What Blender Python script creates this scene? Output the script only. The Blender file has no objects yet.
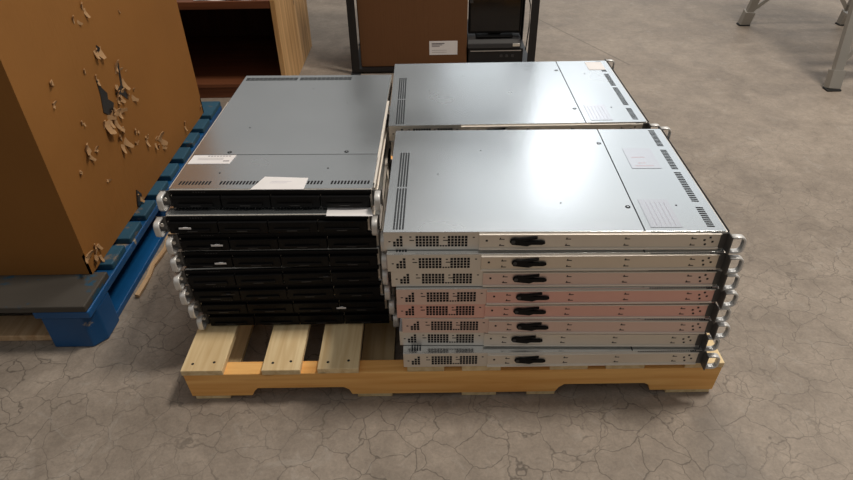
import bpy, bmesh, math, random
from mathutils import Vector, Matrix
random.seed(7)
D = bpy.data
COL = bpy.context.scene.collection
PI = math.pi

# ------------------------------------------------------------------ helpers
def tag(o, label=None, cat=None, group=None, kind=None):
    if label: o['label'] = label
    if cat: o['category'] = cat
    if group: o['group'] = group
    if kind: o['kind'] = kind
    return o

def thing(name, label, cat, loc=(0, 0, 0), rz=0.0, group=None):
    o = D.objects.new(name, None)
    o.empty_display_size = 0.05
    COL.objects.link(o)
    o.location = loc
    o.rotation_euler = (0, 0, rz)
    return tag(o, label, cat, group)

class MB:
    """collects shapes, several materials possible, one mesh"""
    def __init__(s):
        s.bm = bmesh.new(); s.mi = 0
    def box(s, x0, x1, y0, y1, z0, z1, bev=0.0, mi=None, M=None):
        mi = s.mi if mi is None else mi
        b = bmesh.new()
        bmesh.ops.create_cube(b, size=1.0)
        for v in b.verts:
            v.co = Vector((x0 + (v.co.x + .5) * (x1 - x0), y0 + (v.co.y + .5) * (y1 - y0), z0 + (v.co.z + .5) * (z1 - z0)))
        if bev > 0:
            bmesh.ops.bevel(b, geom=b.edges[:], offset=bev, segments=2, affect='EDGES', profile=.5)
        s._merge(b, mi, M)
    def _merge(s, b, mi, M=None, smooth=False):
        if M is not None: b.transform(M)
        vm = [s.bm.verts.new(v.co) for v in b.verts]
        b.verts.index_update()
        for f in b.faces:
            try:
                nf = s.bm.faces.new([vm[v.index] for v in f.verts])
                nf.material_index = mi; nf.smooth = smooth
            except ValueError: pass
        b.free()
    def prism(s, pts, axis, a0, a1, mi=None, bev=0.0, M=None):
        """2D outline extruded along axis (0,1,2)"""
        mi = s.mi if mi is None else mi
        b = bmesh.new()
        def P(p, a):
            if axis == 0: return (a, p[0], p[1])
            if axis == 1: return (p[0], a, p[1])
            return (p[0], p[1], a)
        A = [b.verts.new(P(p, a0)) for p in pts]; B = [b.verts.new(P(p, a1)) for p in pts]
        n = len(pts)
        b.faces.new(A); b.faces.new(B[::-1])
        for i in range(n): b.faces.new((A[i], B[i], B[(i + 1) % n], A[(i + 1) % n]))
        bmesh.ops.recalc_face_normals(b, faces=b.faces[:])
        if bev > 0: bmesh.ops.bevel(b, geom=b.edges[:], offset=bev, segments=2, affect='EDGES', profile=.5)
        s._merge(b, mi, M)
    def sweep(s, path, prof, mi=None, smooth=True, up=Vector((0, 0, 1)), closed=False):
        """profile (list of 2D) swept along path"""
        mi = s.mi if mi is None else mi
        path = [Vector(p) for p in path]; b = bmesh.new(); rings = []
        n = len(path)
        for i, p in enumerate(path):
            t = (path[min(i + 1, n - 1)] - path[max(i - 1, 0)]).normalized()
            r = t.cross(up)
            if r.length < 1e-4: r = t.cross(Vector((1, 0, 0)))
            r.normalize(); u = r.cross(t).normalized()
            rings.append([b.verts.new(p + r * q[0] + u * q[1]) for q in prof])
        m = len(prof)
        for i in range(n - 1):
            for k in range(m):
                b.faces.new((rings[i][k], rings[i][(k + 1) % m], rings[i + 1][(k + 1) % m], rings[i + 1][k]))
        b.faces.new(rings[0][::-1]); b.faces.new(rings[-1])
        bmesh.ops.recalc_face_normals(b, faces=b.faces[:])
        s._merge(b, mi, None, smooth)
    def tube(s, path, r, mi=None, seg=10):
        s.sweep(path, [(r * math.cos(2 * PI * k / seg), r * math.sin(2 * PI * k / seg)) for k in range(seg)], mi)
    def disc(s, c, r, h, axis, mi=None, seg=20, bev=0.0):
        pts = [(c[(axis + 1) % 3 if axis != 1 else 0] + r * math.cos(2 * PI * k / seg),
                c[(axis + 2) % 3 if axis != 1 else 2] + r * math.sin(2 * PI * k / seg)) for k in range(seg)]
        s.prism(pts, axis, c[axis], c[axis] + h, mi, bev)
    def build(s, name, mats, parent=None, label=None):
        me = D.meshes.new(name)
        bmesh.ops.recalc_face_normals(s.bm, faces=s.bm.faces[:])
        s.bm.to_mesh(me); s.bm.free()
        for m in (mats if isinstance(mats, (list, tuple)) else [mats]): me.materials.append(m)
        o = D.objects.new(name, me); COL.objects.link(o)
        if parent is not None: o.parent = parent
        if label: o['label'] = label
        return o

def dup(root):
    def cp(o, parent):
        c = o.copy(); COL.objects.link(c)
        if parent is not None: c.parent = parent
        for ch in list(o.children): cp(ch, c)
        return c
    return cp(root, None)

# ------------------------------------------------------------------ materials
def new_mat(name):
    m = D.materials.new(name); m.use_nodes = True
    nt = m.node_tree; b = nt.nodes['Principled BSDF']
    return m, nt, b
def N(nt, typ, **kw):
    n = nt.nodes.new(typ)
    for k, v in kw.items():
        if k in n.inputs: n.inputs[k].default_value = v
        else: setattr(n, k, v)
    return n
def simple(name, col, rough=.5, metal=0.0, var=.06, scale=30, bump=0.0, spec=None):
    m, nt, b = new_mat(name)
    tc = N(nt, 'ShaderNodeTexCoord'); nz = N(nt, 'ShaderNodeTexNoise', Scale=scale, Detail=4.0)
    nt.links.new(tc.outputs['Object'], nz.inputs['Vector'])
    mr = N(nt, 'ShaderNodeMapRange'); mr.inputs['To Min'].default_value = 1 - var; mr.inputs['To Max'].default_value = 1 + var
    nt.links.new(nz.outputs['Fac'], mr.inputs['Value'])
    mx = N(nt, 'ShaderNodeVectorMath', operation='SCALE'); mx.inputs[0].default_value = col
    nt.links.new(mr.outputs['Result'], mx.inputs['Scale']); nt.links.new(mx.outputs['Vector'], b.inputs['Base Color'])
    b.inputs['Roughness'].default_value = rough; b.inputs['Metallic'].default_value = metal
    if spec is not None: b.inputs['Specular IOR Level'].default_value = spec
    if bump:
        bp = N(nt, 'ShaderNodeBump'); bp.inputs['Strength'].default_value = bump; bp.inputs['Distance'].default_value = .002
        nt.links.new(nz.outputs['Fac'], bp.inputs['Height']); nt.links.new(bp.outputs['Normal'], b.inputs['Normal'])
    return m
def steel(name, col, r0=.28, r1=.42, metal=.9, smudge=.08):
    m, nt, b = new_mat(name)
    tc = N(nt, 'ShaderNodeTexCoord'); oi = N(nt, 'ShaderNodeObjectInfo')
    add = N(nt, 'ShaderNodeVectorMath', operation='ADD')
    nt.links.new(tc.outputs['Object'], add.inputs[0]); nt.links.new(oi.outputs['Random'], add.inputs[1])
    n1 = N(nt, 'ShaderNodeTexNoise', Scale=5.0, Detail=3.0); nt.links.new(add.outputs[0], n1.inputs['Vector'])
    mp = N(nt, 'ShaderNodeMapping'); mp.inputs['Scale'].default_value = (6, 400, 400)
    nt.links.new(add.outputs[0], mp.inputs['Vector'])
    n2 = N(nt, 'ShaderNodeTexNoise', Scale=1.0, Detail=2.0); nt.links.new(mp.outputs[0], n2.inputs['Vector'])
    mr = N(nt, 'ShaderNodeMapRange'); mr.inputs['From Min'].default_value = .1; mr.inputs['From Max'].default_value = .9
    mr.inputs['To Min'].default_value = r0; mr.inputs['To Max'].default_value = r1
    nt.links.new(n1.outputs['Fac'], mr.inputs['Value']); nt.links.new(mr.outputs[0], b.inputs['Roughness'])
    m2 = N(nt, 'ShaderNodeMapRange'); m2.inputs['From Min'].default_value = .1; m2.inputs['From Max'].default_value = .9
    m2.inputs['To Min'].default_value = 1 - smudge; m2.inputs['To Max'].default_value = 1 + smudge * .3
    nt.links.new(n1.outputs['Fac'], m2.inputs['Value'])
    sc = N(nt, 'ShaderNodeVectorMath', operation='SCALE'); sc.inputs[0].default_value = col
    nt.links.new(m2.outputs[0], sc.inputs['Scale']); nt.links.new(sc.outputs[0], b.inputs['Base Color'])
    bp = N(nt, 'ShaderNodeBump'); bp.inputs['Strength'].default_value = .05; bp.inputs['Distance'].default_value = .0004
    nt.links.new(n2.outputs['Fac'], bp.inputs['Height']); nt.links.new(bp.outputs[0], b.inputs['Normal'])
    b.inputs['Metallic'].default_value = metal
    return m
def wood(name, c0, c1, axis=1, grain=60, rough=.65, knots=True, var=.12, spec=.3):
    m, nt, b = new_mat(name)
    tc = N(nt, 'ShaderNodeTexCoord'); oi = N(nt, 'ShaderNodeObjectInfo')
    mul = N(nt, 'ShaderNodeMath', operation='MULTIPLY'); mul.inputs[1].default_value = 37.0
    nt.links.new(oi.outputs['Random'], mul.inputs[0])
    add = N(nt, 'ShaderNodeVectorMath', operation='ADD')
    nt.links.new(tc.outputs['Object'], add.inputs[0]); nt.links.new(mul.outputs[0], add.inputs[1])
    sc = [grain] * 3; sc[axis] = grain * .06
    mp = N(nt, 'ShaderNodeMapping'); mp.inputs['Scale'].default_value = sc
    nt.links.new(add.outputs[0], mp.inputs['Vector'])
    n1 = N(nt, 'ShaderNodeTexNoise', Scale=1.0, Detail=6.0, Distortion=.6); nt.links.new(mp.outputs[0], n1.inputs['Vector'])
    cr = N(nt, 'ShaderNodeValToRGB'); cr.color_ramp.elements[0].position = .3; cr.color_ramp.elements[1].position = .68
    cr.color_ramp.elements[0].color = (*c0, 1); cr.color_ramp.elements[1].color = (*c1, 1)
    nt.links.new(n1.outputs['Fac'], cr.inputs['Fac'])
    out = cr.outputs['Color']
    if knots:
        s2 = [9.0] * 3; s2[axis] = 5.0
        mp2 = N(nt, 'ShaderNodeMapping'); mp2.inputs['Scale'].default_value = s2
        nt.links.new(add.outputs[0], mp2.inputs['Vector'])
        vo = N(nt, 'ShaderNodeTexVoronoi', Scale=1.0); nt.links.new(mp2.outputs[0], vo.inputs['Vector'])
        mr = N(nt, 'ShaderNodeMapRange'); mr.inputs['From Min'].default_value = .05; mr.inputs['From Max'].default_value = .12
        mr.inputs['To Min'].default_value = .8; mr.inputs['To Max'].default_value = 0
        nt.links.new(vo.outputs['Distance'], mr.inputs['Value'])
        mk = N(nt, 'ShaderNodeMix', data_type='RGBA'); nt.links.new(mr.outputs[0], mk.inputs[0])
        nt.links.new(out, mk.inputs[6]); mk.inputs[7].default_value = (c0[0] * .25, c0[1] * .2, c0[2] * .2, 1)
        out = mk.outputs[2]
    m3 = N(nt, 'ShaderNodeMapRange'); m3.inputs['To Min'].default_value = 1 - var; m3.inputs['To Max'].default_value = 1 + var
    nt.links.new(oi.outputs['Random'], m3.inputs['Value'])
    sv = N(nt, 'ShaderNodeVectorMath', operation='SCALE'); nt.links.new(out, sv.inputs[0]); nt.links.new(m3.outputs[0], sv.inputs['Scale'])
    nt.links.new(sv.outputs[0], b.inputs['Base Color'])
    bp = N(nt, 'ShaderNodeBump'); bp.inputs['Strength'].default_value = .25; bp.inputs['Distance'].default_value = .001
    nt.links.new(n1.outputs['Fac'], bp.inputs['Height']); nt.links.new(bp.outputs[0], b.inputs['Normal'])
    b.inputs['Roughness'].default_value = rough; b.inputs['Specular IOR Level'].default_value = spec
    return m
def worn_paint(name, paint, raw, thresh=.62, rough=.45):
    m, nt, b = new_mat(name)
    tc = N(nt, 'ShaderNodeTexCoord'); oi = N(nt, 'ShaderNodeObjectInfo')
    mul = N(nt, 'ShaderNodeMath', operation='MULTIPLY'); mul.inputs[1].default_value = 23.0
    nt.links.new(oi.outputs['Random'], mul.inputs[0])
    add = N(nt, 'ShaderNodeVectorMath', operation='ADD')
    nt.links.new(tc.outputs['Object'], add.inputs[0]); nt.links.new(mul.outputs[0], add.inputs[1])
    n1 = N(nt, 'ShaderNodeTexNoise', Scale=11.0, Detail=7.0, Roughness=.65); nt.links.new(add.outputs[0], n1.inputs['Vector'])
    mr = N(nt, 'ShaderNodeMapRange'); mr.inputs['From Min'].default_value = thresh; mr.inputs['From Max'].default_value = thresh + .05
    nt.links.new(n1.outputs['Fac'], mr.inputs['Value'])
    n2 = N(nt, 'ShaderNodeTexNoise', Scale=4.0, Detail=4.0); nt.links.new(add.outputs[0], n2.inputs['Vector'])
    m2 = N(nt, 'ShaderNodeMapRange'); m2.inputs['To Min'].default_value = .55; m2.inputs['To Max'].default_value = 1.4
    nt.links.new(n2.outputs['Fac'], m2.inputs['Value'])
    sv = N(nt, 'ShaderNodeVectorMath', operation='SCALE'); sv.inputs[0].default_value = paint
    nt.links.new(m2.outputs[0], sv.inputs['Scale'])
    mk = N(nt, 'ShaderNodeMix', data_type='RGBA'); nt.links.new(mr.outputs[0], mk.inputs[0])
    nt.links.new(sv.outputs[0], mk.inputs[6]); mk.inputs[7].default_value = (*raw, 1)
    nt.links.new(mk.outputs[2], b.inputs['Base Color']); b.inputs['Roughness'].default_value = rough
    bp = N(nt, 'ShaderNodeBump'); bp.inputs['Strength'].default_value = .3; bp.inputs['Distance'].default_value = .002
    nt.links.new(n1.outputs['Fac'], bp.inputs['Height']); nt.links.new(bp.outputs[0], b.inputs['Normal'])
    return m
def concrete():
    m, nt, b = new_mat('worn_concrete')
    L = nt.links.new
    tc = N(nt, 'ShaderNodeTexCoord'); O = tc.outputs['Object']
    big = N(nt, 'ShaderNodeTexNoise', Scale=1.3, Detail=5.0, Roughness=.55); L(O, big.inputs['Vector'])
    mid = N(nt, 'ShaderNodeTexNoise', Scale=7.0, Detail=6.0, Roughness=.6, Distortion=.4); L(O, mid.inputs['Vector'])
    fine = N(nt, 'ShaderNodeTexNoise', Scale=160.0, Detail=4.0, Roughness=.7); L(O, fine.inputs['Vector'])
    cr = N(nt, 'ShaderNodeValToRGB')
    e = cr.color_ramp.elements; e[0].position = .38; e[0].color = (.205, .170, .138, 1); e[1].position = .62; e[1].color = (.33, .278, .228, 1)
    ad = N(nt, 'ShaderNodeMath', operation='ADD'); L(big.outputs['Fac'], ad.inputs[0]); L(mid.outputs['Fac'], ad.inputs[1])
    hv = N(nt, 'ShaderNodeMath', operation='MULTIPLY'); hv.inputs[1].default_value = .5; L(ad.outputs[0], hv.inputs[0]); L(hv.outputs[0], cr.inputs['Fac'])
    # grain speckle
    gm = N(nt, 'ShaderNodeMapRange'); gm.inputs['From Min'].default_value = .25; gm.inputs['From Max'].default_value = .75
    gm.inputs['To Min'].default_value = .84; gm.inputs['To Max'].default_value = 1.14; L(fine.outputs['Fac'], gm.inputs['Value'])
    gr = N(nt, 'ShaderNodeTexNoise', Scale=38.0, Detail=5.0, Roughness=.7, Distortion=.5); L(O, gr.inputs['Vector'])
    g2 = N(nt, 'ShaderNodeMapRange'); g2.inputs['From Min'].default_value = .3; g2.inputs['From Max'].default_value = .7
    g2.inputs['To Min'].default_value = .86; g2.inputs['To Max'].default_value = 1.13; L(gr.outputs['Fac'], g2.inputs['Value'])
    gg = N(nt, 'ShaderNodeMath', operation='MULTIPLY'); L(gm.outputs[0], gg.inputs[0]); L(g2.outputs[0], gg.inputs[1])
    sv = N(nt, 'ShaderNodeVectorMath', operation='SCALE'); L(cr.outputs['Color'], sv.inputs[0]); L(gg.outputs[0], sv.inputs['Scale'])
    # warped coordinates for crazing cracks
    wn = N(nt, 'ShaderNodeTexNoise', Scale=9.0, Detail=4.0); L(O, wn.inputs['Vector'])
    ws = N(nt, 'ShaderNodeVectorMath', operation='SCALE'); ws.inputs['Scale'].default_value = .11; L(wn.outputs['Color'], ws.inputs[0])
    wa = N(nt, 'ShaderNodeVectorMath', operation='ADD'); L(O, wa.inputs[0]); L(ws.outputs[0], wa.inputs[1])
    def cracks(scale, w0, w1):
        v = N(nt, 'ShaderNodeTexVoronoi', feature='DISTANCE_TO_EDGE'); v.inputs['Scale'].default_value = scale
        L(wa.outputs[0], v.inputs['Vector'])
        r = N(nt, 'ShaderNodeMapRange'); r.inputs['From Min'].default_value = w0; r.inputs['From Max'].default_value = w1
        r.inputs['To Min'].default_value = 1; r.inputs['To Max'].default_value = 0; L(v.outputs['Distance'], r.inputs['Value'])
        return r.outputs[0]
    c1 = cracks(13.0, .002, .022); c2 = cracks(24.0, .003, .04)
    # where each crack net shows
    mn = N(nt, 'ShaderNodeTexNoise', Scale=2.6, Detail=3.0); L(O, mn.inputs['Vector'])
    k1 = N(nt, 'ShaderNodeMapRange'); k1.inputs['From Min'].default_value = .38; k1.inputs['From Max'].default_value = .58
    k1.inputs['To Min'].default_value = .32; k1.inputs['To Max'].default_value = .62; L(mn.outputs['Fac'], k1.inputs['Value'])
    k2 = N(nt, 'ShaderNodeMapRange'); k2.inputs['From Min'].default_value = .5; k2.inputs['From Max'].default_value = .66
    k2.inputs['To Min'].default_value = 0; k2.inputs['To Max'].default_value = .45; L(mid.outputs['Fac'], k2.inputs['Value'])
    # the slab is more crazed towards the aisle (near y = 0) than beyond
    sx = N(nt, 'ShaderNodeSeparateXYZ'); L(O, sx.inputs[0])
    yr = N(nt, 'ShaderNodeMapRange'); yr.inputs['From Min'].default_value = .3; yr.inputs['From Max'].default_value = 1.6
    yr.inputs['To Min'].default_value = 1; yr.inputs['To Max'].default_value = .2; L(sx.outputs['Y'], yr.inputs['Value'])
    def mul(a, c):
        n = N(nt, 'ShaderNodeMath', operation='MULTIPLY'); L(a, n.inputs[0])
        if isinstance(c, float): n.inputs[1].default_value = c
        else: L(c, n.inputs[1])
        return n.outputs[0]
    a1 = mul(mul(c1, k1.outputs[0]), yr.outputs[0]); a2 = mul(mul(c2, k2.outputs[0]), yr.outputs[0])
    mxm = N(nt, 'ShaderNodeMath', operation='MAXIMUM'); L(a1, mxm.inputs[0]); L(a2, mxm.inputs[1])
    # long saw-cut joint
    def line(p, q, w):
        d = Vector((q[0] - p[0], q[1] - p[1])).normalized(); nx, ny = -d.y, d.x
        dp = N(nt, 'ShaderNodeVectorMath', operation='DOT_PRODUCT'); L(O, dp.inputs[0]); dp.inputs[1].default_value = (nx, ny, 0)
        sb = N(nt, 'ShaderNodeMath', operation='SUBTRACT'); L(dp.outputs['Value'], sb.inputs[0]); sb.inputs[1].default_value = nx * p[0] + ny * p[1]
        ab = N(nt, 'ShaderNodeMath', operation='ABSOLUTE'); L(sb.outputs[0], ab.inputs[0])
        r = N(nt, 'ShaderNodeMapRange'); r.inputs['From Min'].default_value = w * .5; r.inputs['From Max'].default_value = w
        r.inputs['To Min'].default_value = 1; r.inputs['To Max'].default_value = 0; L(ab.outputs[0], r.inputs['Value'])
        return r.outputs[0]
    j = mul(line((.752, 2.879), (1.056, 2.171), .007), .4)
    gt = N(nt, 'ShaderNodeMath', operation='GREATER_THAN'); gt.inputs[1].default_value = 2.1; L(sx.outputs['Y'], gt.inputs[0])
    j = mul(j, gt.outputs[0])
    mx2 = N(nt, 'ShaderNodeMath', operation='MAXIMUM'); L(mxm.outputs[0], mx2.inputs[0]); L(j, mx2.inputs[1])
    mk = N(nt, 'ShaderNodeMix', data_type='RGBA'); L(mx2.outputs[0], mk.inputs[0]); L(sv.outputs[0], mk.inputs[6])
    mk.inputs[7].default_value = (.055, .045, .037, 1)
    # pale scuffs
    sn = N(nt, 'ShaderNodeTexNoise', Scale=14.0, Detail=8.0, Roughness=.75, Distortion=1.2); L(O, sn.inputs['Vector'])
    sr = N(nt, 'ShaderNodeMapRange'); sr.inputs['From Min'].default_value = .56; sr.inputs['From Max'].default_value = .74
    sr.inputs['To Min'].default_value = 0; sr.inputs['To Max'].default_value = .5; L(sn.outputs['Fac'], sr.inputs['Value'])
    m2 = N(nt, 'ShaderNodeMix', data_type='RGBA'); L(sr.outputs[0], m2.inputs[0]); L(mk.outputs[2], m2.inputs[6])
    m2.inputs[7].default_value = (.40, .37, .33, 1)
    # dark grey patch of wear right of the light pallet
    vm = N(nt, 'ShaderNodeVectorMath', operation='DISTANCE'); mpp = N(nt, 'ShaderNodeMapping')
    mpp.inputs['Location'].default_value = (-.74, .12, 0); mpp.inputs['Scale'].default_value = (1, 1, 1)
    L(wa.outputs[0], mpp.inputs['Vector'])
    rt = N(nt, 'ShaderNodeMapping'); rt.inputs['Rotation'].default_value = (0, 0, .1); rt.inputs['Scale'].default_value = (14, 3.4, 1)
    L(mpp.outputs[0], rt.inputs['Vector']); L(rt.outputs[0], vm.inputs[0]); vm.inputs[1].default_value = (0, 0, 0)
    pr = N(nt, 'ShaderNodeMapRange'); pr.inputs['From Min'].default_value = .3; pr.inputs['From Max'].default_value = 1.0
    pr.inputs['To Min'].default_value = .35; pr.inputs['To Max'].default_value = 0; L(vm.outputs['Value'], pr.inputs['Value'])
    m4 = N(nt, 'ShaderNodeMix', data_type='RGBA'); L(pr.outputs[0], m4.inputs[0]); L(m2.outputs[2], m4.inputs[6])
    m4.inputs[7].default_value = (.125, .112, .10, 1)
    L(m4.outputs[2], b.inputs['Base Color'])
    rr = N(nt, 'ShaderNodeMapRange'); rr.inputs['To Min'].default_value = .45; rr.inputs['To Max'].default_value = .75
    L(mid.outputs['Fac'], rr.inputs['Value']); L(rr.outputs[0], b.inputs['Roughness'])
    b.inputs['Specular IOR Level'].default_value = .35
    hs = N(nt, 'ShaderNodeMath', operation='SUBTRACT'); L(fine.outputs['Fac'], hs.inputs[0]); L(mxm.outputs[0], hs.inputs[1])
    bp = N(nt, 'ShaderNodeBump'); bp.inputs['Strength'].default_value = .35; bp.inputs['Distance'].default_value = .0015
    L(hs.outputs[0], bp.inputs['Height']); L(bp.outputs[0], b.inputs['Normal'])
    return m

M_floor = concrete()
M_cover = steel('galvanised_cover', (.76, .80, .825), .20, .30, .95, .08)
M_side = steel('galvanised_side', (.80, .75, .68), .4, .5, .8, .08)
M_rail = steel('rail_steel', (.80, .74, .66), .4, .5, .8, .08)
def tinted(nm, c): return steel(nm, c, .4, .5, .8, .08)
M_warm = tinted('warm_steel', (.80, .71, .60)); M_pinkrefl = tinted('pink_reflection_steel', (.85, .52, .46)); M_pinkrefl2 = tinted('faint_pink_reflection_steel', (.80, .62, .56))  # the pinks put a reddish reflection into the steel colour
M_slot = simple('dark_vent_slot', (.02, .021, .023), .9, spec=.1)
M_grey_slot = simple('grey_vent_slot', (.045, .05, .055), .9, spec=.1)
M_black = simple('black_plastic', (.003, .003, .0035), .5, spec=.2)
M_blackm = simple('matt_black_metal', (.008, .008, .009), .45)
M_handle = simple('light_grey_handle', (.72, .71, .69), .35, .35)
M_flange = steel('bright_flange', (.86, .80, .72), .4, .5, .55, .06); M_ear = simple('dark_ear_steel', (.12, .115, .11), .45, .5)
M_screw = simple('bright_screw', (.75, .73, .68), .3, .6)
M_paper = simple('white_paper', (.78, .76, .76), .7)
M_print = simple('grey_print', (.30, .28, .30), .7)
M_faint = simple('pale_print', (.62, .60, .65), .5)
M_film = steel('sticker_film', (.74, .75, .79), .22, .3, .95, .04); M_filmln = steel('sticker_film_print', (.62, .60, .65), .25, .32, .95, .04); M_filmred = steel('sticker_red_print', (.70, .46, .47), .25, .32, .95, .04)
M_redp = simple('red_print', (.6, .25, .25), .6)
M_pine = wood('pine_board', (.60, .42, .21), (.78, .62, .37), 1, 55)
M_pinex = wood('pine_stringer', (.74, .35, .095), (.92, .54, .19), 0, 55)
M_ply = wood('knotty_panel', (.40, .22, .08), (.70, .44, .21), 2, 30)
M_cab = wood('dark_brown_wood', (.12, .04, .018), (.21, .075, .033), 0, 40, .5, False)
M_inner = wood('dark_inside_wood', (.035, .014, .008), (.06, .024, .012), 2, 30, .6, False)  # very dark brown for the cabinet's back and inner lining
M_blue = worn_paint('worn_blue_paint', (.002, .07, .21), (.34, .28, .20), .64)
M_bluetop = worn_paint('scuffed_blue_deck', (.012, .075, .13), (.13, .11, .09), .56, .6)
M_worn = worn_paint('worn_grey_board', (.06, .052, .042), (.008, .06, .11), .54, .7)
M_raw = wood('raw_split_wood', (.40, .24, .12), (.60, .42, .25), 1, 50, .8, False)
def cardboard(name, c):
    m, nt, b = new_mat(name); L = nt.links.new
    tc = N(nt, 'ShaderNodeTexCoord')
    mp = N(nt, 'ShaderNodeMapping'); mp.inputs['Scale'].default_value = (150, 150, 1.5); L(tc.outputs['Object'], mp.inputs['Vector'])
    n1 = N(nt, 'ShaderNodeTexNoise', Scale=1.0, Detail=2.0); L(mp.outputs[0], n1.inputs['Vector'])
    n2 = N(nt, 'ShaderNodeTexNoise', Scale=3.0, Detail=5.0); L(tc.outputs['Object'], n2.inputs['Vector'])
    r1 = N(nt, 'ShaderNodeMapRange'); r1.inputs['To Min'].default_value = .82; r1.inputs['To Max'].default_value = 1.16; L(n2.outputs['Fac'], r1.inputs['Value'])
    sv = N(nt, 'ShaderNodeVectorMath', operation='SCALE'); sv.inputs[0].default_value = c; L(r1.outputs[0], sv.inputs['Scale'])
    L(sv.outputs[0], b.inputs['Base Color']); b.inputs['Roughness'].default_value = .75; b.inputs['Specular IOR Level'].default_value = .25
    ad = N(nt, 'ShaderNodeMath', operation='MULTIPLY_ADD'); ad.inputs[1].default_value = .15; L(n1.outputs['Fac'], ad.inputs[0]); L(n2.outputs['Fac'], ad.inputs[2])
    bp = N(nt, 'ShaderNodeBump'); bp.inputs['Strength'].default_value = .35; bp.inputs['Distance'].default_value = .01
    L(ad.outputs[0], bp.inputs['Height']); L(bp.outputs[0], b.inputs['Normal'])
    return m
M_card = cardboard('brown_cardboard', (.275, .118, .027))
M_card2 = cardboard('darker_cardboard', (.15, .068, .028))
M_cardfront = M_card
M_torn = simple('torn_cardboard', (.38, .22, .10), .85, bump=.3, scale=60)
M_hole = simple('black_plastic_wrap', (.012, .016, .02), .25)
M_alu = steel('aluminium_leg', (.42, .40, .365), .4, .55, .5, .12)
M_rubber = simple('black_rubber', (.02, .02, .02), .8)
M_dkgrey = simple('dark_grey_plastic', (.04, .039, .04), .4)

# ------------------------------------------------------------------ floor
f = MB(); f.box(-14, 14, -6, 22, -.08, 0.0)
fl = f.build('floor', M_floor); tag(fl, 'grey brown worn concrete warehouse floor with fine cracks', 'floor', kind='structure')

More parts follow.
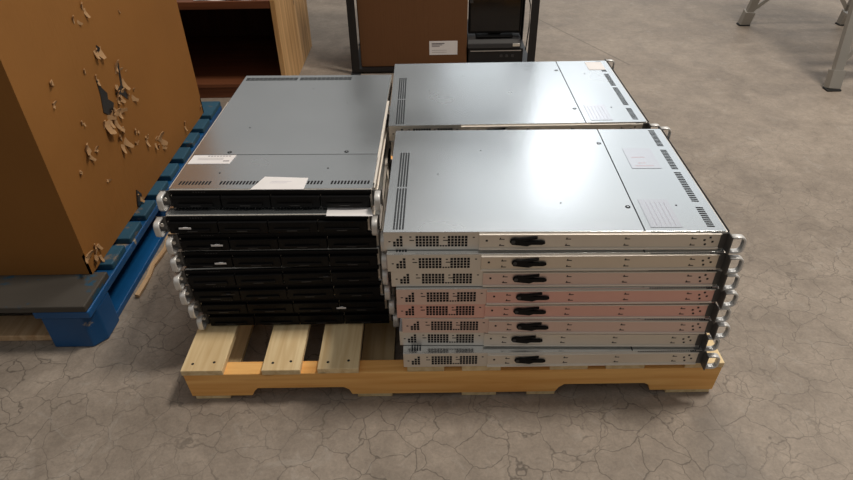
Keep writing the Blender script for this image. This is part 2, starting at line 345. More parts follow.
# ------------------------------------------------------------------ server prototype
W, L_, H = .437, .655, .0430
def make_server():
    r = thing('rack_server', 'server', 'server')
    b = MB()
    b.box(0, W, 0.0, L_, 0, H - .0014, .0008)
    # vent holes and stamped marks on both long sides
    def holes(x0, x1):
        for (d0, n) in ((.018, 3), (.062, 7), (.124, 6)):
            for i in range(n):
                for k in range(4):
                    if d0 < .03 and (k > 1 + i): continue
                    y = L_ - d0 - i * .0066; z = .0085 + k * .0066
                    b.box(x0, x1, y - .0050, y, z, z + .0050, mi=1)
        for i in range(3):
            y = L_ - .1085 - i * .0052; b.box(x0, x1, y - .0036, y, .0085, .0115, mi=1)
        for (d, z) in ((.009, .019), (.172, .029), (.05, .03), (.115, .029)):
            b.box(x0, x1, L_ - d - .004, L_ - d, z, z + .002, mi=1)
        for d in (.05, .115):
            b.box(x0, x1, L_ - d - .009, L_ - d, .022, .0236, mi=1)
    holes(-.0005, .001); holes(W - .001, W + .0005)
    b.build('chassis', [M_side, M_slot], r)
    # covers
    yc = .156
    def slot_row(m, y0, y1, groups, pitch=.0072, w=.0040):
        for g0, g1 in groups:
            n = int((g1 - g0) * W / pitch) + 1
            for i in range(n):
                x = g0 * W + i * pitch
                m.prism([(x, y0), (x + w, y0), (x + w + .0012, y1), (x + .0012, y1)], 2, H - .0006, H + .0003, mi=1)
    c = MB(); c.box(0, W, .003, yc - .0012, H - .0014, H, .0002)
    c.box(.001, W - .001, yc - .0012, yc + .0012, H - .0013, H - .0008, mi=1)
    slot_row(c, .020, .034, ((.03, .185), (.235, .50), (.54, .745), (.79, .975)))
    for i in range(26):                                   # tiny row of holes down both edges
        y = .018 + i * .0049
        for xx in (-.0004, W - .0006): c.box(xx, xx + .001, y, y + .003, H - .0036, H - .0016, mi=1)
    for p in ((.09, .07), (.33, .09)): c.disc((p[0], p[1], H), .0022, .0003, 2, mi=1, seg=10)
    c.build('front_cover', [M_cover, M_slot], r)
    c = MB(); c.box(0, W, yc + .0012, L_, H - .0014, H, .0002)
    for k in range(4):
        y = L_ - .018 - k * .0058
        for i in range(24):
            x = .008 + i * .0128 + (.006 if i > 11 else 0)
            c.box(x, x + .0116, y - .0036, y, H - .0006, H + .0003, mi=2)
    for (x, y) in ((.10, .30), (.33, .45), (.22, .55)): c.disc((x, y, H), .0018, .0003, 2, mi=1, seg=10)
    rc = c.build('rear_cover', [M_cover, M_slot, M_grey_slot], r)
    for x in (.085, .362):
        s = MB(); s.disc((x, yc + .012, H), .0052, .0005, 2, seg=18, mi=1); s.disc((x, yc + .012, H + .0005), .0022, .0002, 2, seg=12, mi=0)
        s.build('cover_latch', [M_cover, M_slot], rc)
    # side rails
    for side in (0, 1):
        s = MB()
        x0, x1 = (-.0032, 0) if side == 0 else (W, W + .0032)
        ya, yb = .012, L_ - .184
        s.box(x0, x1, ya, yb, .0065, .0375, .0005)
        lo, hi = (x0 - .0030, x1) if side == 0 else (x0, x1 + .0030)
        s.box(lo, hi, ya, yb, .0035, .0068, .0004, mi=2)
        s.box(lo + (.0008 if side == 0 else 0), hi - (0 if side == 0 else .0008), ya, yb, .0372, .0392, .0004, mi=2)
        e0, e1 = (x0 - .0004, x0 + .0004) if side == 0 else (x1 - .0004, x1 + .0004)
        for d in (.223, .350, .462, .588):
            for z in (.0115, .0265):
                s.box(e0, e1, L_ - d - .010, L_ - d, z, z + .0015, mi=1)
                s.box(e0, e1, L_ - d - .003, L_ - d - .001, z, z + .0042, mi=1)
        for d, z in ((.197, .022), (.615, .012), (.622, .028), (.628, .018), (.612, .022)):
            s.box(e0, e1, L_ - d - .004, L_ - d, z, z + .004, mi=1)
        s.build('slide_rail', [M_rail, M_slot, M_flange], r)
        # black forked latch on the rail
        s = MB()
        xa, xb = (x0 - .0042, x0 - .0002) if side == 0 else (x1 + .0002, x1 + .0042)
        Y = lambda d: L_ - d
        pts = [(Y(.243), .022), (Y(.245), .0285), (Y(.252), .0315), (Y(.262), .0305), (Y(.296), .0345), (Y(.2955), .0300), (Y(.270), .0252),
               (Y(.305), .0252), (Y(.311), .0225), (Y(.311), .0185), (Y(.305), .0160), (Y(.285), .0160), (Y(.277), .0125), (Y(.262), .0145), (Y(.247), .0165)]
        s.prism(pts, 0, xa, xb, bev=.0008)
        la = s.build('rail_latch', M_black, r)
        s = MB(); s.disc((xa - .0012 if side == 0 else xb, Y(.2495), .0235), .0038, .0012, 0, seg=16)
        s.build('pivot', M_dkgrey, la)
    # front: control strip, four trays
    s = MB(); s.box(.002, W - .002, -.004, 0, .0315, H - .001, .0006)
    for i in range(34):
        x = .03 + i * .0115
        s.box(x, x + .0075, -.0045, -.0038, .034, .0365, mi=0)
    for i in range(5): s.box(.052 + i * .006, .0545 + i * .006, -.0047, -.0038, .0375, .0395, mi=2)
    s.build('control_strip', [M_black, M_slot, M_dkgrey], r)
    for k in range(4):
        x0 = .004 + k * .1075
        s = MB(); s.box(x0, x0 + .1055, -.011, 0, .0025, .0305, .0012)
        for i in range(9): s.box(x0 + .02 + i * .0085, x0 + .026 + i * .0085, -.0114, -.0105, .019, .027, mi=0)
        t = s.build('drive_tray', [M_black, M_slot], r)
        s = MB(); s.box(x0 + .012, x0 + .088, -.0145, -.0112, .0065, .0145, .001)
        s.box(x0 + .040, x0 + .062, -.0152, -.0143, .0095, .0112, mi=1)
        s.build('tray_latch', [M_black, M_dkgrey], t)
    # ears with D shaped handles
    for side in (0, 1):
        sg = -1 if side == 0 else 1
        xe = 0 if side == 0 else W
        s = MB()
        a, c2 = sorted((xe + sg * .0005, xe + sg * .0215))
        s.box(a, c2, -.003, -.0005, .0015, H - .0015, .0005)
        a, c2 = sorted((xe + sg * .0005, xe + sg * .0028)); s.box(a, c2, -.003, .030, .004, .040, .0004)
        ear = s.build('mounting_ear', M_ear, r)
        s = MB(); cx = xe + sg * .0125
        path = [(cx, -.0025, .0045)]
        for k in range(7): an = k / 6 * PI / 2; path.append((cx, -.019 - .010 * math.sin(an), .0145 - .010 * math.cos(an)))
        for k in range(7): an = k / 6 * PI / 2; path.append((cx, -.019 - .010 * math.cos(an), .0285 + .010 * math.sin(an)))
        path.append((cx, -.0025, .0385))
        pr = [(-.0016, -.0062), (.0016, -.0062), (.0022, -.004), (.0022, .004), (.0016, .0062), (-.0016, .0062), (-.0022, .004), (-.0022, -.004)]
        s.sweep(path, pr, up=Vector((1, 0, 0)))
        hd = s.build('handle', M_handle, ear)
        s = MB(); s.disc((cx - sg * .001, -.0062, .0215), .0046, .0036, 1, seg=16, bev=.0006)
        s.build('thumbscrew', M_screw, ear)
    return r
proto = make_server()

P = .044; Z0 = .1002
def put(first, x, y, z, rz, label, group):
    o = proto if first else dup(proto)
    o.location = (x, y, z); o.rotation_euler = (0, 0, rz); o['label'] = label; o['group'] = group
    return o
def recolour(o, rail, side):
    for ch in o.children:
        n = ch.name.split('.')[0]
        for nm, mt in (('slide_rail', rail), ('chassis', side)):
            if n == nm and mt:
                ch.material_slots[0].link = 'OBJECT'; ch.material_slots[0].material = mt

ord_ = ['topmost', 'second from the top', 'third from the top', 'fourth from the top', 'fifth from the top', 'sixth from the top', 'seventh from the top', 'bottommost']
# left stack, black drive fronts towards the viewer
left = [(-.4965, .194, -.022), (-.5035, .160, -.012), (-.4875, .156, .0), (-.4875, .150, -.004), (-.4885, .139, .02), (-.4860, .139, .016), (-.4780, .142, .006), (-.4705, .148, .002)]
ltxt = ['grey-lidded server on top of the black-fronted stack, white paper near its front edge',
        'black-fronted server jutting out just under the grey lid, white paper on its right corner',
        'black-fronted server with a pale tab, third from the top of the left stack',
        'black-fronted server with a pale tab, fourth from the top of the left stack',
        'black-fronted server fifth from the top of the left stack, plain dark bays',
        'black-fronted server sixth from the top of the left stack, third above the pallet boards',
        'black-fronted server with a pale tab right of centre, second above the pallet boards',
        'black-fronted server resting straight on the three bare pallet boards']
LS = []
for i, (x, y, a) in enumerate(left):
    o = put(i == 0, x, y, Z0 + (7 - i) * P, a, ltxt[i], 'servers in the left stack'); LS.append(o)
# right near stack, long sides towards the viewer
right = [(.6275, .011, -.020), (.6325, .004, -.010), (.638, .006, -.016), (.647, .004, -.009), (.6455, .007, -.016), (.655, .004, -.022), (.6475, .010, -.022), (.655, -.001, -.001)]
rtxt = ['silver server with bright lid on top of the near right stack',
        'beige-sided server second from the top of the near right stack',
        'server with a faint pink reflection coloured into its side, third from the top of the near right stack',
        'server with a pink reflection coloured into its side, upper of the two pinkest in the near right stack',
        'server with a pink reflection coloured into its side, lower of the two pinkest in the near right stack',
        'server with a faint pink reflection coloured into its side below the pinkest pair in the near right stack',
        'grey-sided server second from the bottom of the near right stack',
        'grey-sided server at the bottom of the near right stack, resting on the pallet boards']
RS = []
tints = [(None, None), (M_warm, None), (M_pinkrefl2, None), (M_pinkrefl, M_pinkrefl2), (M_pinkrefl, M_pinkrefl), (M_pinkrefl2, M_pinkrefl2), (None, None), (None, None)]
for i, (x, y, a) in enumerate(right):
    o = put(False, x, y, Z0 + (7 - i) * P, PI / 2 + a, rtxt[i], 'servers in the near right stack'); RS.append(o)
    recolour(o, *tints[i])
BS = []
for i in range(8):
    dx = [0, .004, .009, .006, .012, .010, .014, .016][i]; dy = [0, .003, .001, .004, .002, .005, .003, .002][i]
    o = put(False, .6165 + dx, .4905 + dy, Z0 + (7 - i) * P, PI / 2 + [0, .004, -.004, .003, 0, -.003, .002, 0][i],
            'silver server with bright lid on top of the rear right stack, farthest from the viewer' if i == 0 else
            'silver server underneath the top one of the rear right stack, hidden behind the near stack',
            'servers in the rear right stack')
    BS.append(o)

def sticker(parent, name, pts, z, mats, lines=(), label=None, th=.0003):
    s = MB(); s.prism(pts, 2, z, z + th, mi=0)
    for (x0, x1, y0, y1) in lines: s.box(x0, x1, y0, y1, z + th, z + th + .0001, mi=1)
    o = s.build(name, mats, parent); 
    if label: o['label'] = label
    return o
Ht = H + .0004
sticker(LS[0], 'paper_label', [(.176, -.002), (.291, -.002), (.293, .046), (.196, .052)], Ht, [M_paper, M_faint],
        [(.215, .26, .030, .032), (.212, .25, .024, .026)], 'blank white paper stuck near the front edge')
sticker(LS[0], 'regulatory_sticker', [(.003, .112), (.100, .112), (.106, .153), (.006, .153)], Ht, [M_paper, M_print],
        [(.04 + .007 * i, .045 + .007 * i, .146, .150) for i in range(8)] + [(.082, .096, .122, .127)] + [(.02, .08, .138 - .004 * i, .139 - .004 * i) for i in range(3)], 'white printed sticker')
sticker(LS[1], 'paper_label', [(.346, -.008), (.446, -.010), (.436, .034), (.344, .036)], H + .0004, [M_paper, M_faint], [], 'white paper sheet lying over the front edge')
# small pale tabs on the bays of the left stack
def tab(srv, x, z, w=.026):
    s = MB(); s.box(x, x + w, -.0158, -.0148, z, z + .0042, .0003); s.box(x + w * .3, x + w * .7, -.0150, -.0109, z + .0008, z + .003)
    s.build('pull_tab', M_paper, srv, 'pale plastic tab')
tab(LS[1], .028, .017); tab(LS[2], .072, .017); tab(LS[3], .072, .016); tab(LS[6], .320, .016, .022)
for srv, x in ((LS[4], .30), (LS[5], .07)): 
    s = MB(); s.box(x, x + .03, -.0152, -.0148, .022, .0232); s.box(x + .01, x + .02, -.0149, -.0109, .0222, .023); s.build('pull_tab', M_dkgrey, srv)
# printed stickers on the right lids (x = across, y = from the front)
def bigsticker(srv, x0, y0, w, h):
    ln = [(x0 + .006, x0 + w - .01, y0 + .010 + i * .009, y0 + .0115 + i * .009) for i in range(int(h / .009) - 1)]
    sticker(srv, 'information_sticker', [(x0, y0), (x0 + w, y0), (x0 + w, y0 + h), (x0, y0 + h)], Ht, [M_film, M_filmln], ln, 'pale printed sticker')
bigsticker(RS[0], .012, .082, .100, .060); bigsticker(BS[0], .012, .085, .095, .055)
sticker(RS[0], 'warning_sticker', [(.24, .055), (.335, .055), (.335, .12), (.24, .12)], Ht, [M_film, M_filmred],
        [(.262, .266, .085 + .006 * i, .088 + .006 * i) for i in range(3)] + [(.29, .292, .08, .11), (.25, .252, .07, .11)], 'pale sticker with faint red print')
sticker(BS[0], 'paper_label', [(.36, .02), (.425, .02), (.425, .07), (.36, .07)], Ht, [M_paper, M_faint], [], 'white sticker')

# ------------------------------------------------------------------ light wooden pallet
PX0, PX1, PD = -.4975, .7115, 1.016
pal = thing('wooden_pallet', 'pale new pine pallet carrying the three stacks of servers', 'pallet', (0, 0, 0))
def plank(name, mat, x0, x1, y0, y1, z0, z1, parent, bev=.0015, along=1, nails=(), label=None):
    o_ = ((x0 + x1) / 2, (y0 + y1) / 2, (z0 + z1) / 2)
    s = MB()
    s.box(x0 - o_[0], x1 - o_[0], y0 - o_[1], y1 - o_[1], z0 - o_[2], z1 - o_[2], bev)
    for (nx, ny) in nails: s.disc((nx - o_[0], ny - o_[1], z1 - o_[2] - .0002), .0032, .0007, 2, mi=1, seg=10)
    o = s.build(name, [mat, M_slot] if nails else mat, parent, label)
    o.location = o_
    return o
for i, (a, b) in enumerate([(-.4975, -.404), (-.317, -.231), (-.193, -.101), (.007, .090), (.129, .216), (.325, .410), (.450, .536), (.625, .7115)]):
    nl = [(a + .022, .018), (b - .024, .022)] + [(a + .02, .508), (b - .02, .512), (a + .02, .995), (b - .02, .999)]
    plank('deck_board', M_pine, a, b, [-.003, -.004, -.002, 0, 0, 0, 0, 0][i], PD, .0845, .1, pal, nails=nl)
def stringer(y0, y1):
    pts = [(PX0 + .006, .012), (-.352, .012)]
    pts += [(-.349 + .004, .012 + .014), (-.336, .036)] + [(-.140, .036), (-.128, .028), (-.122, .012)]
    pts += [(.345, .012), (.352, .026), (.364, .036), (.545, .036), (.556, .030), (.562, .012), (PX1 - .006, .012), (PX1 - .002, .0842), (PX0 + .001, .0842)]
    s = MB(); s.prism(pts, 1, y0, y1, bev=.0015); s.build('stringer', M_pinex, pal)
stringer(0, .038); stringer(.489, .527); stringer(PD - .038, PD)
for a, b in ((PX0 + .012, -.405), (-.11, -.03), (.13, .21), (.28, .345), (.60, PX1 - .01)):
    plank('bottom_board', M_pine, a, b, .002, PD - .002, 0.0, .0118, pal)

# ------------------------------------------------------------------ blue block pallet
BX1, BX0, BY0, BY1 = -.768, -1.968, .168, 1.390
bp_ = thing('blue_pallet', 'scuffed blue block pallet under the huge cardboard box', 'pallet')
ys = []
yy = BY0
ws = [.135, .085, .085, .085, .085, .085, .085, .085, .085, .135]
gap = (BY1 - BY0 - sum(ws)) / (len(ws) - 1)
for w in ws:
    ys.append((yy, yy + w)); yy += w + gap
for i, (a, b) in enumerate(ys):
    plank('deck_board', M_bluetop if i else M_worn, BX0 + random.uniform(0, .006), BX1 + random.uniform(-.006, .0), a, b, .124, .143, bp_, .003)
for cx in (BX0 + .07, (BX0 + BX1) / 2, BX1 - .07):
    plank('cross_board', M_blue, cx - .07, cx + .07 - .002, BY0 + .001, BY1 - .001, .103, .1238, bp_, .003)
for cx, hw in ((BX0 + .072, .07), ((BX0 + BX1) / 2, .06), (BX1 - .0665, .063)):
    for cy in (BY0 + .055, (BY0 + BY1) / 2, BY1 - .055):
        o = MB()
        h2 = .05 if cy != (BY0 + BY1) / 2 else .07
        bb = .014
        # octagonal corner-cut block
        x0, x1, y0, y1 = -hw, hw, -h2, h2
        pts = [(x0, y0), (x1 - .026, y0), (x1, y0 + .03), (x1, y1), (x0, y1)]
        o.prism(pts, 2, -.051, .051, bev=.004)
        q = o.build('block', M_blue, bp_); q.location = (cx, cy, .0515)
for a, b in ((BX0 + .145, (BX0 + BX1) / 2 - .063), ((BX0 + BX1) / 2 + .063, BX1 - .133)):
    for y in (BY0 + .03, (BY0 + BY1) / 2 - .04, BY1 - .11): plank('bottom_board', M_raw, a, b, y, y + .08, .0, .0185, bp_, .003)
for cx in (BX0 + .07, (BX0 + BX1) / 2, BX1 - .060):
    for a, b in ((BY0 + .107, (BY0 + BY1) / 2 - .072), ((BY0 + BY1) / 2 + .072, BY1 - .107)): plank('bottom_board', M_blue, cx - .05, cx + .05, a, b, 0.0, .0185, bp_, .003)
# splintered strip of raw wood hanging off the right side
s = MB(); random.seed(3)
pth = [(BX1 + .010 + .0035 * math.sin(k * 1.7), .36 + k * .045, .008 + .004 * math.sin(k * 2.3)) for k in range(12)]
s.sweep(pth, [(-.007, -.005), (.006, -.006), (.008, .004), (-.004, .006)], smooth=False)
s.build('splinter', M_raw, bp_, 'pale torn sliver of wood')

# ------------------------------------------------------------------ huge cardboard box
CX1, CX0, CY0, CY1, CZ0, CZ1 = -.806, -1.90, .292, 1.283, .1435, 1.18
bx = thing('cardboard_box', 'huge brown cardboard box with torn punctures in its side, on the blue pallet', 'box')
s = MB(); t = .008
b = bmesh.new()
# walls as bulging grids
def wall(m, p0, p1, nrm, bulge, mi=0):
    nx, nz = 16, 16
    p0 = Vector(p0); p1 = Vector(p1); nrm = Vector(nrm)
    bb = bmesh.new(); G = [[None] * (nz + 1) for _ in range(nx + 1)]; K = [[None] * (nz + 1) for _ in range(nx + 1)]
    for i in range(nx + 1):
        for k in range(nz + 1):
            u, w = i / nx, k / nz
            q = p0.lerp(p1, u); z = CZ0 + (CZ1 - CZ0) * w
            bu = bulge * math.sin(PI * u) * math.sin(PI * (.15 + .7 * w)) * (w > 0 and 1)
            G[i][k] = bb.verts.new(Vector((q.x, q.y, z)) + nrm * bu)
            K[i][k] = bb.verts.new(Vector((q.x, q.y, z)) + nrm * (bu - t))
    for i in range(nx):
        for k in range(nz):
            bb.faces.new((G[i][k], G[i + 1][k], G[i + 1][k + 1], G[i][k + 1]))
            bb.faces.new((K[i][k], K[i][k + 1], K[i + 1][k + 1], K[i + 1][k]))
    for i in range(nx):
        bb.faces.new((G[i][0], K[i][0], K[i + 1][0], G[i + 1][0])); bb.faces.new((G[i][nz], G[i + 1][nz], K[i + 1][nz], K[i][nz]))
    for k in range(nz):
        bb.faces.new((G[0][k], G[0][k + 1], K[0][k + 1], K[0][k])); bb.faces.new((G[nx][k], K[nx][k], K[nx][k + 1], G[nx][k + 1]))
    m._merge(bb, mi, None, False)
wall(s, (CX1, CY0, 0), (CX1, CY1, 0), (1, 0, 0), .004)
wall(s, (CX0, CY0, 0), (CX1, CY0, 0), (0, -1, 0), .010)
wall(s, (CX0, CY1, 0), (CX0, CY0, 0), (-1, 0, 0), .004)
wall(s, (CX1, CY1, 0), (CX0, CY1, 0), (0, 1, 0), .004)
s.box(CX0 + .01, CX1 - .01, CY0 + .01, CY1 - .01, CZ0, CZ0 + .008)
s.build('carton', M_card, bx)
for (a, b_) in (((CX0 + .003), -1.355), (-1.351, CX1 - .003)):
    s = MB(); s.box(a, b_, CY0 + .003, CY1 - .003, CZ1 - .001, CZ1 + .006, .001); s.build('top_flap', M_card, bx)
# punctures: ragged dark holes and curled flakes, all on the side facing the servers
import mathutils
SX = CX1 + .0035
def flake(y, z, n, size, ang0, name='torn_flap'):
    s = MB()
    for k in range(n):
        a = ang0 + random.uniform(-1.1, 1.1) + k * 2.1
        ln = size * random.uniform(.35, .75); wd = ln * random.uniform(.45, .95)
        bb = bmesh.new()
        d = Vector((0, math.cos(a), math.sin(a))); p = Vector((0, -math.sin(a), math.cos(a)))
        prev = None; seg = 4; base = Vector((SX - .003, y + random.uniform(-.3, .3) * size, z + random.uniform(-.3, .3) * size))
        lay = []
        for j in range(seg + 1):
            u = j / seg; c = base + d * (ln * u) + Vector((1, 0, 0)) * (ln * .38 * u * u + .002)
            w = wd * (1 - u * .55) * random.uniform(.8, 1.2)
            lay.append([c - p * w * .5, c + p * w * .5 + Vector((.002, 0, 0)), c + p * w * .45 + Vector((-.0025, 0, 0)), c - p * w * .45 + Vector((-.0025, 0, 0))])
        V = [[bb.verts.new(q) for q in r_] for r_ in lay]
        for j in range(seg):
            for q in range(4): bb.faces.new((V[j][q], V[j][(q + 1) % 4], V[j + 1][(q + 1) % 4], V[j + 1][q]))
        bb.faces.new(V[0][::-1]); bb.faces.new(V[-1])
        s._merge(bb, 0)
    s.build(name, M_torn, bx)
def hole(pts, x=None):
    s = MB(); c = [(p[0], p[1]) for p in pts]
    s.prism(c, 0, SX - .004, SX + .0012); s.build('puncture', M_hole, bx, 'ragged hole showing dark wrap inside')
random.seed(11)
hole([(.590, .455), (.612, .437), (.640, .440), (.655, .455), (.632, .475), (.638, .490), (.620, .512), (.607, .545), (.603, .500)])
hole([(.680, .468), (.710, .455), (.735, .430), (.742, .442), (.728, .468), (.738, .500), (.748, .535), (.735, .528), (.722, .480), (.700, .475)])
hole([(.60, .150), (.625, .146), (.64, .170), (.622, .195), (.612, .178)])
hole([(.650, .580), (.672, .575), (.676, .60), (.662, .612)])
for (u, v_, n, sz, a) in [(.59, .43, 4, .06, -1.8), (.625, .42, 4, .06, -1.5), (.655, .43, 4, .045, -1.2), (.68, .45, 3, .045, 2.6), (.72, .50, 3, .05, 2.9), (.61, .545, 2, .03, 1.6), (.70, .46, 3, .04, .2), (.745, .52, 3, .035, .6), (.75, .42, 2, .04, -1.0),
                          (.655, .601, 3, .04, 1.2), (.607, .687, 2, .03, .2), (.843, .65, 2, .022, 1.5), (.488, .467, 2, .022, 2.0), (.575, .575, 2, .022, 1.5), (.46, .398, 3, .045, -.5), (.50, .39, 2, .03, 0.2),
                          (.639, .349, 3, .045, -2.2), (.66, .37, 2, .03, 1.9), (.43, .601, 2, .025, 1.5), (.735, .327, 2, .03, 1.7), (.78, .290, 3, .035, .8), (.852, .224, 4, .045, -1.4), (.83, .25, 2, .03, 1.0),
                          (.619, .165, 3, .03, .6), (.50, .30, 2, .02, -1.5), (1.073, .185, 2, .022, 1.5), (.402, .38, 2, .018, 1.4), (.71, .30, 2, .02, .5), (.335, .172, 3, .035, 1.0), (.345, .20, 2, .03, -.4), (.40, .56, 2, .015, 1.0),
                          (.66, .71, 2, .03, 2.4), (.78, .50, 2, .012, 1.0), (.79, .44, 2, .015, 0.4)]:
    flake(u, v_, n, sz, a)
# crinkled tears running up the front corner
flake(.300, .19, 2, .03, 1.5); flake(1.262, .17, 2, .03, .6)

# ------------------------------------------------------------------ brown wooden cabinet, open front
cb = thing('wooden_cabinet', 'low dark brown wooden cabinet with empty open front and pale knotty side', 'cabinet')
X0, X1, Y0, Y1, ZT = -1.62, -.578, 1.752, 2.47, .436
s = MB(); s.box(X1 - .022, X1, Y0, Y1, 0, ZT, .002); s.build('side_panel', M_ply, cb, 'pale knotty side panel')
s = MB(); s.box(X0, X0 + .022, Y0, Y1, 0, ZT, .002); s.build('side_panel', M_ply, cb)
s = MB(); s.box(X0 + .0225, X1 - .0225, Y0 + .002, Y1 - .012, ZT - .036, ZT - .004, .002); s.build('top_panel', M_cab, cb)
s = MB(); s.box(X0 + .0225, X1 - .0225, Y0 + .002, Y1 - .012, .052, .070, .002); s.build('bottom_panel', M_cab, cb)
s = MB(); s.box(X0 + .0225, X1 - .0225, Y0 + .010, Y0 + .028, .0, .0515, .002); s.build('kick_board', M_cab, cb)
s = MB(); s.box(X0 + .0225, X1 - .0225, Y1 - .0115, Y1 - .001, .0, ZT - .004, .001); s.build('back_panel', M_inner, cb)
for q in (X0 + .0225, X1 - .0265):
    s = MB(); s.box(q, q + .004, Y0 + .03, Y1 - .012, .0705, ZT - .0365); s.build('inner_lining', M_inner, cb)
s = MB()
bmq = bmesh.new(); nn = 10; g = [[bmq.verts.new((-.925 + .27 * i / nn, 1.765 + .2 * j / 4, ZT - .0035 + .002 * (1 + math.sin(i * 1.3 + j)))) for j in range(5)] for i in range(nn + 1)]
for i in range(nn):
    for j in range(4): bmq.faces.new((g[i][j], g[i + 1][j], g[i + 1][j + 1], g[i][j + 1]))
s._merge(bmq, 0, None, True)
po = s.build('paper_sheet', M_paper); sm = po.modifiers.new('t', 'SOLIDIFY'); sm.thickness = .0006; sm.offset = 1
tag(po, 'white paper lying along the front of the brown cabinet top', 'paper')

# ------------------------------------------------------------------ black metal shelving with box and screens
rk = thing('metal_shelving', 'black metal shelving unit standing behind the right stacks', 'shelving')
RX0, RX1, RY0, RY1, RH = -.293, .572, 2.03, 2.50, 1.7
for (x, y) in ((RX0, RY0), (RX1, RY0), (RX0, RY1), (RX1, RY1)):
    s = MB(); sx = 1 if x < 0 else -1; sy = 1 if y == RY0 else -1
    xa, xb = sorted((x - sx * .019, x + sx * .019)); 
    s.box(xa, xb, min(y, y + sy * .003), max(y, y + sy * .003), .004, RH, .0006)
    xc, xd = sorted((x - sx * .019, x - sx * .016)); s.box(xc, xd, min(y, y + sy * .036), max(y, y + sy * .036), .004, RH, .0006)
    s.box(xa - .006, xb + .004, y - .012 if sy > 0 else y - .036, y + .036 if sy > 0 else y + .012, 0, .006, .001)
    s.build('post', M_blackm, rk)
for z in (.022, .72, 1.35):
    s = MB(); s.box(RX0 - .012, RX1 + .012, RY0 + .0035, RY1 - .0035, z, z + .003)
    s.box(RX0 - .012, RX1 + .012, RY0 + .0035, RY0 + .006, z - .012 if z < .1 else z - .03, z)
    s.box(RX0 - .012, RX1 + .012, RY1 - .006, RY1 - .0035, z - .012 if z < .1 else z - .03, z)
    s.build('shelf', M_blackm, rk)
b2 = thing('cardboard_box', 'plain brown cardboard box with white address label on the black shelving', 'box', (-.005, 2.06, .0255), 0.0)
s = MB(); s.box(-.262, .262, 0, .40, 0, .50, .004); s.build('carton', M_card2, b2)
s = MB(); s.box(-.2, .262, -.0004, .4, .2495, .2503); s.build('flap_seam', M_slot, b2) if False else s.bm.free()
lx0, lx1, lz0, lz1 = .078, .216, .0565, .1245
s = MB(); s.box(lx0, lx1, -.0009, -.0001, lz0, lz1)
for k in range(3): s.box(lx0 + .012, lx0 + .075 - k * .012, -.0012, -.0009, lz1 - .014 - k * .007, lz1 - .010 - k * .007, mi=1)
for k in range(2): s.box(lx0 + .012, lx0 + .085, -.0012, -.0009, lz0 + .012 + k * .010, lz0 + .0135 + k * .010, mi=1)
for k in range(9): s.box(lx0 + .012 + k * .007, lx0 + .0155 + k * .007, -.0012, -.0009, lz1 - .0155, lz1 - .009, mi=1)
s.build('address_label', [M_paper, M_print], b2, 'white printed label')
# equipment pile right of the box
e1 = thing('flat_equipment', 'low black electronics case at the bottom of the pile right of the shelved box', 'electronics', (.40, 2.06, .0255))
s = MB(); s.box(-.135, .135, 0, .34, 0, .082, .003); s.build('case', M_blackm, e1)
s = MB(); s.box(-.125, .125, -.002, 0, .070, .074); s.build('trim_strip', M_handle, e1)
s = MB(); [s.box(.02 + .028 * k, .033 + .028 * k, -.004, 0, .04, .052, .001) for k in range(3)]; s.build('port', M_dkgrey, e1)
e2 = thing('flat_equipment', 'dark grey flat case with rounded front, between black case and dark screen', 'electronics', (.395, 2.05, .1085))
s = MB(); s.mi = 0; s.prism([(0, .004), (.010, 0), (.33, 0), (.33, .05), (.045, .05), (.02, .042), (.004, .026)], 0, -.135, .125, bev=.003); s.build('case', simple('charcoal_case', (.022, .021, .022), .6), e2)
s = MB(); s.box(.085, .120, -.0008, .012, .012, .026, .001); s.build('connector', M_screw, e2, 'pale metal connector')
m1 = thing('flat_screen', 'large black flat screen standing on the grey case right of the shelved box', 'screen', (.393, 2.115, .1592))
s = MB(); s.box(-.128, .128, -.02, .02, .012, .40, .005); s.build('screen_housing', M_black, m1)
s = MB(); s.box(-.118, .118, -.0212, -.0198, .025, .39); s.build('display', simple('dark_glass', (.004, .004, .005), .12), m1)
s = MB(); s.box(-.09, .09, -.045, .07, 0, .006, .002); s.box(-.03, .03, -.01, .012, .004, .03); s.build('stand', M_black, m1)
s = MB(); s.box(-.124, -.108, -.0224, -.0213, .158, .172); s.build('badge', M_dkgrey, m1)
cbn = MB(); cbn.tube([(.03, -.03, .43), (.07, -.045, .30), (.11, -.055, .235), (.146, -.06, .20), (.156, -.08, .16), (.156, -.085, .06), (.154, -.07, -.01), (.152, -.06, -.06)], .0028)
cbn.build('cable', M_rubber, m1)

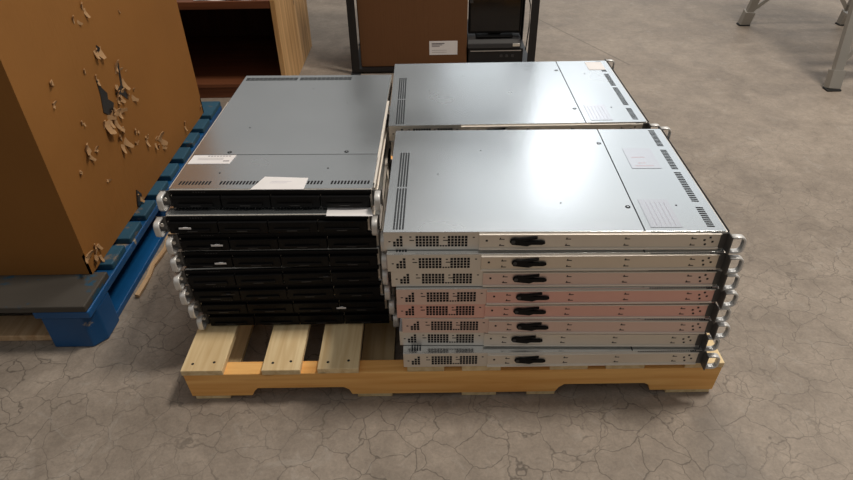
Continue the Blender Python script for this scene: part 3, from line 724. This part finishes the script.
# ------------------------------------------------------------------ aluminium step ladder (only its feet reach the picture)
ld = thing('step_ladder', 'grey aluminium step ladder standing on bare floor at the far right', 'ladder', (0, 0, 0))
feet = [(1.917, 2.715), (2.484, 2.690), (1.914, 1.742), (2.484, 1.735)]
TOP = 1.75
tops = [(2.03, 2.27), (2.36, 2.27), (2.05, 2.19), (2.34, 2.19)]
def lerp(i, z):
    u = z / TOP; return Vector((feet[i][0] + (tops[i][0] - feet[i][0]) * u, feet[i][1] + (tops[i][1] - feet[i][1]) * u, z))
for i in range(4):
    wv = .020; sgx = 1 if i in (0, 2) else -1
    s = MB(); s.sweep([lerp(i, z) for z in (.03, .10, .5, 1.1, TOP - .02)], [(-wv, -.012), (wv, -.012), (wv, -.009), (-wv + .003, -.009), (-wv + .003, .012), (-wv, .012)] if False else [(-wv, -.013), (wv, -.013), (wv, .013), (-wv, .013)], smooth=False, up=Vector((0, 1, 0)))
    leg = s.build('leg', M_alu, ld)
    s = MB(); s.sweep([lerp(i, .008), lerp(i, .05), lerp(i, .085)], [(-.028, -.020), (.028, -.020), (.028, .020), (-.028, .020)], smooth=False, up=Vector((0, 1, 0)))
    s.build('foot_cap', M_alu, leg)
    s = MB(); c = lerp(i, 0); s.box(c.x - .032, c.x + .032, c.y - .024, c.y + .024, 0, .009, .003)
    s.build('rubber_foot', M_rubber, leg)
for z in (.30, .58, .86, 1.14, 1.42):
    a, b_ = lerp(2, z), lerp(3, z); s = MB(); s.box(a.x, b_.x, a.y - .01, a.y + .08, z - .006, z + .006, .002); s.box(a.x, b_.x, a.y - .012, a.y - .008, z - .03, z + .006, .001)
    s.build('step', M_alu, ld)
for z in (.26, .80, 1.30):
    a, b_ = lerp(0, z), lerp(1, z); s = MB(); s.box(a.x, b_.x, a.y - .008, a.y + .008, z - .016, z + .016, .002); s.build('cross_bar', M_alu, ld)
for (i, j, z0, z1, fr) in ((0, 1, .075, .26, .30), (1, 0, .075, .26, .30), (2, 3, .10, .30, .28), (3, 2, .10, .30, .28)):
    a = lerp(i, z0); e = lerp(i, z1).lerp(lerp(j, z1), fr); s = MB(); s.sweep([a, e], [(-.010, -.003), (.010, -.003), (.010, .003), (-.010, .003)], smooth=False, up=Vector((0, 1, 0)))
    s.build('brace', M_alu, ld)
s = MB(); s.box(2.02, 2.37, 2.15, 2.31, TOP - .02, TOP + .02, .008); s.build('top_cap', M_alu, ld)

# ------------------------------------------------------------------ high-bay lamps, an added reflection panel and ambient
def area(name, loc, size, power, col=(1, .97, .92), tgt=None, sy=None):
    l = D.lights.new(name, 'AREA'); l.energy = power; l.size = size; l.color = col
    if sy: l.shape = 'RECTANGLE'; l.size_y = sy
    o = D.objects.new(name, l); COL.objects.link(o); o.location = loc
    d = (Vector(tgt) if tgt else Vector((loc[0], loc[1], 0))) - Vector(loc)
    o.rotation_euler = d.to_track_quat('-Z', 'Y').to_euler()
    return o
area('added_lid_reflection_panel', (4.7, 11.0, 4.6), 8.6, 125, (.90, .96, 1), (4.5, 0, 4.2), 7.0)  # unseen bright panel added so the right lids reflect a pale, even field
area('high_bay_lamp', (2.2, 8.6, 4.9), 1.3, 11, (.97, .98, 1), (.5, 1, 0))
area('high_bay_lamp', (1.3, 4.0, 6.6), 1.3, 100, (1, .94, .87))
area('high_bay_lamp', (2.1, .7, 5.0), .8, 178, (1, .91, .80))
area('high_bay_lamp', (-5.5, 6.5, 6.0), 1.2, 40, (1, .92, .82))
w = D.worlds.new('warehouse_air'); bpy.context.scene.world = w; w.use_nodes = True
w.node_tree.nodes['Background'].inputs['Color'].default_value = (1, .97, .93, 1)
# the bright white ceiling gives more ambient light than the walls and aisles near the horizon
wt = w.node_tree; gx = N(wt, 'ShaderNodeTexCoord'); gs = N(wt, 'ShaderNodeSeparateXYZ'); wt.links.new(gx.outputs['Generated'], gs.inputs[0])
gm_ = N(wt, 'ShaderNodeMapRange'); gm_.inputs['From Min'].default_value = 0; gm_.inputs['From Max'].default_value = .42
gm_.inputs['To Min'].default_value = .03; gm_.inputs['To Max'].default_value = .29
wt.links.new(gs.outputs['Z'], gm_.inputs['Value']); wt.links.new(gm_.outputs[0], wt.nodes['Background'].inputs['Strength'])

# ------------------------------------------------------------------ camera
cam = D.cameras.new('camera'); co = D.objects.new('camera', cam); COL.objects.link(co)
f_, cx, cy, cz, p, yw, rr = 615.56, .0624, -.94, 1.1315, .6285, .0071, -.019
cam.sensor_width = 36; cam.lens = f_ / 853 * 36; cam.clip_start = .02
Fv = Vector((0, math.cos(p), -math.sin(p))); Rv = Vector((1, 0, 0)); Uv = Vector((0, math.sin(p), math.cos(p)))
Zr = Matrix.Rotation(yw, 3, 'Z'); Fv, Rv, Uv = Zr @ Fv, Zr @ Rv, Zr @ Uv
c_, s_ = math.cos(rr), math.sin(rr)
R2 = Rv * c_ + Uv * s_; U2 = -Rv * s_ + Uv * c_
mm = Matrix((R2, U2, -Fv)).transposed().to_4x4(); mm.translation = (cx, cy, cz)
co.matrix_world = mm
sc = bpy.context.scene; sc.camera = co
sc.view_settings.view_transform = 'Standard'; sc.view_settings.look = 'None'
sc.view_settings.exposure = 0.08; sc.view_settings.gamma = 1.0; sc.view_settings.use_curve_mapping = False
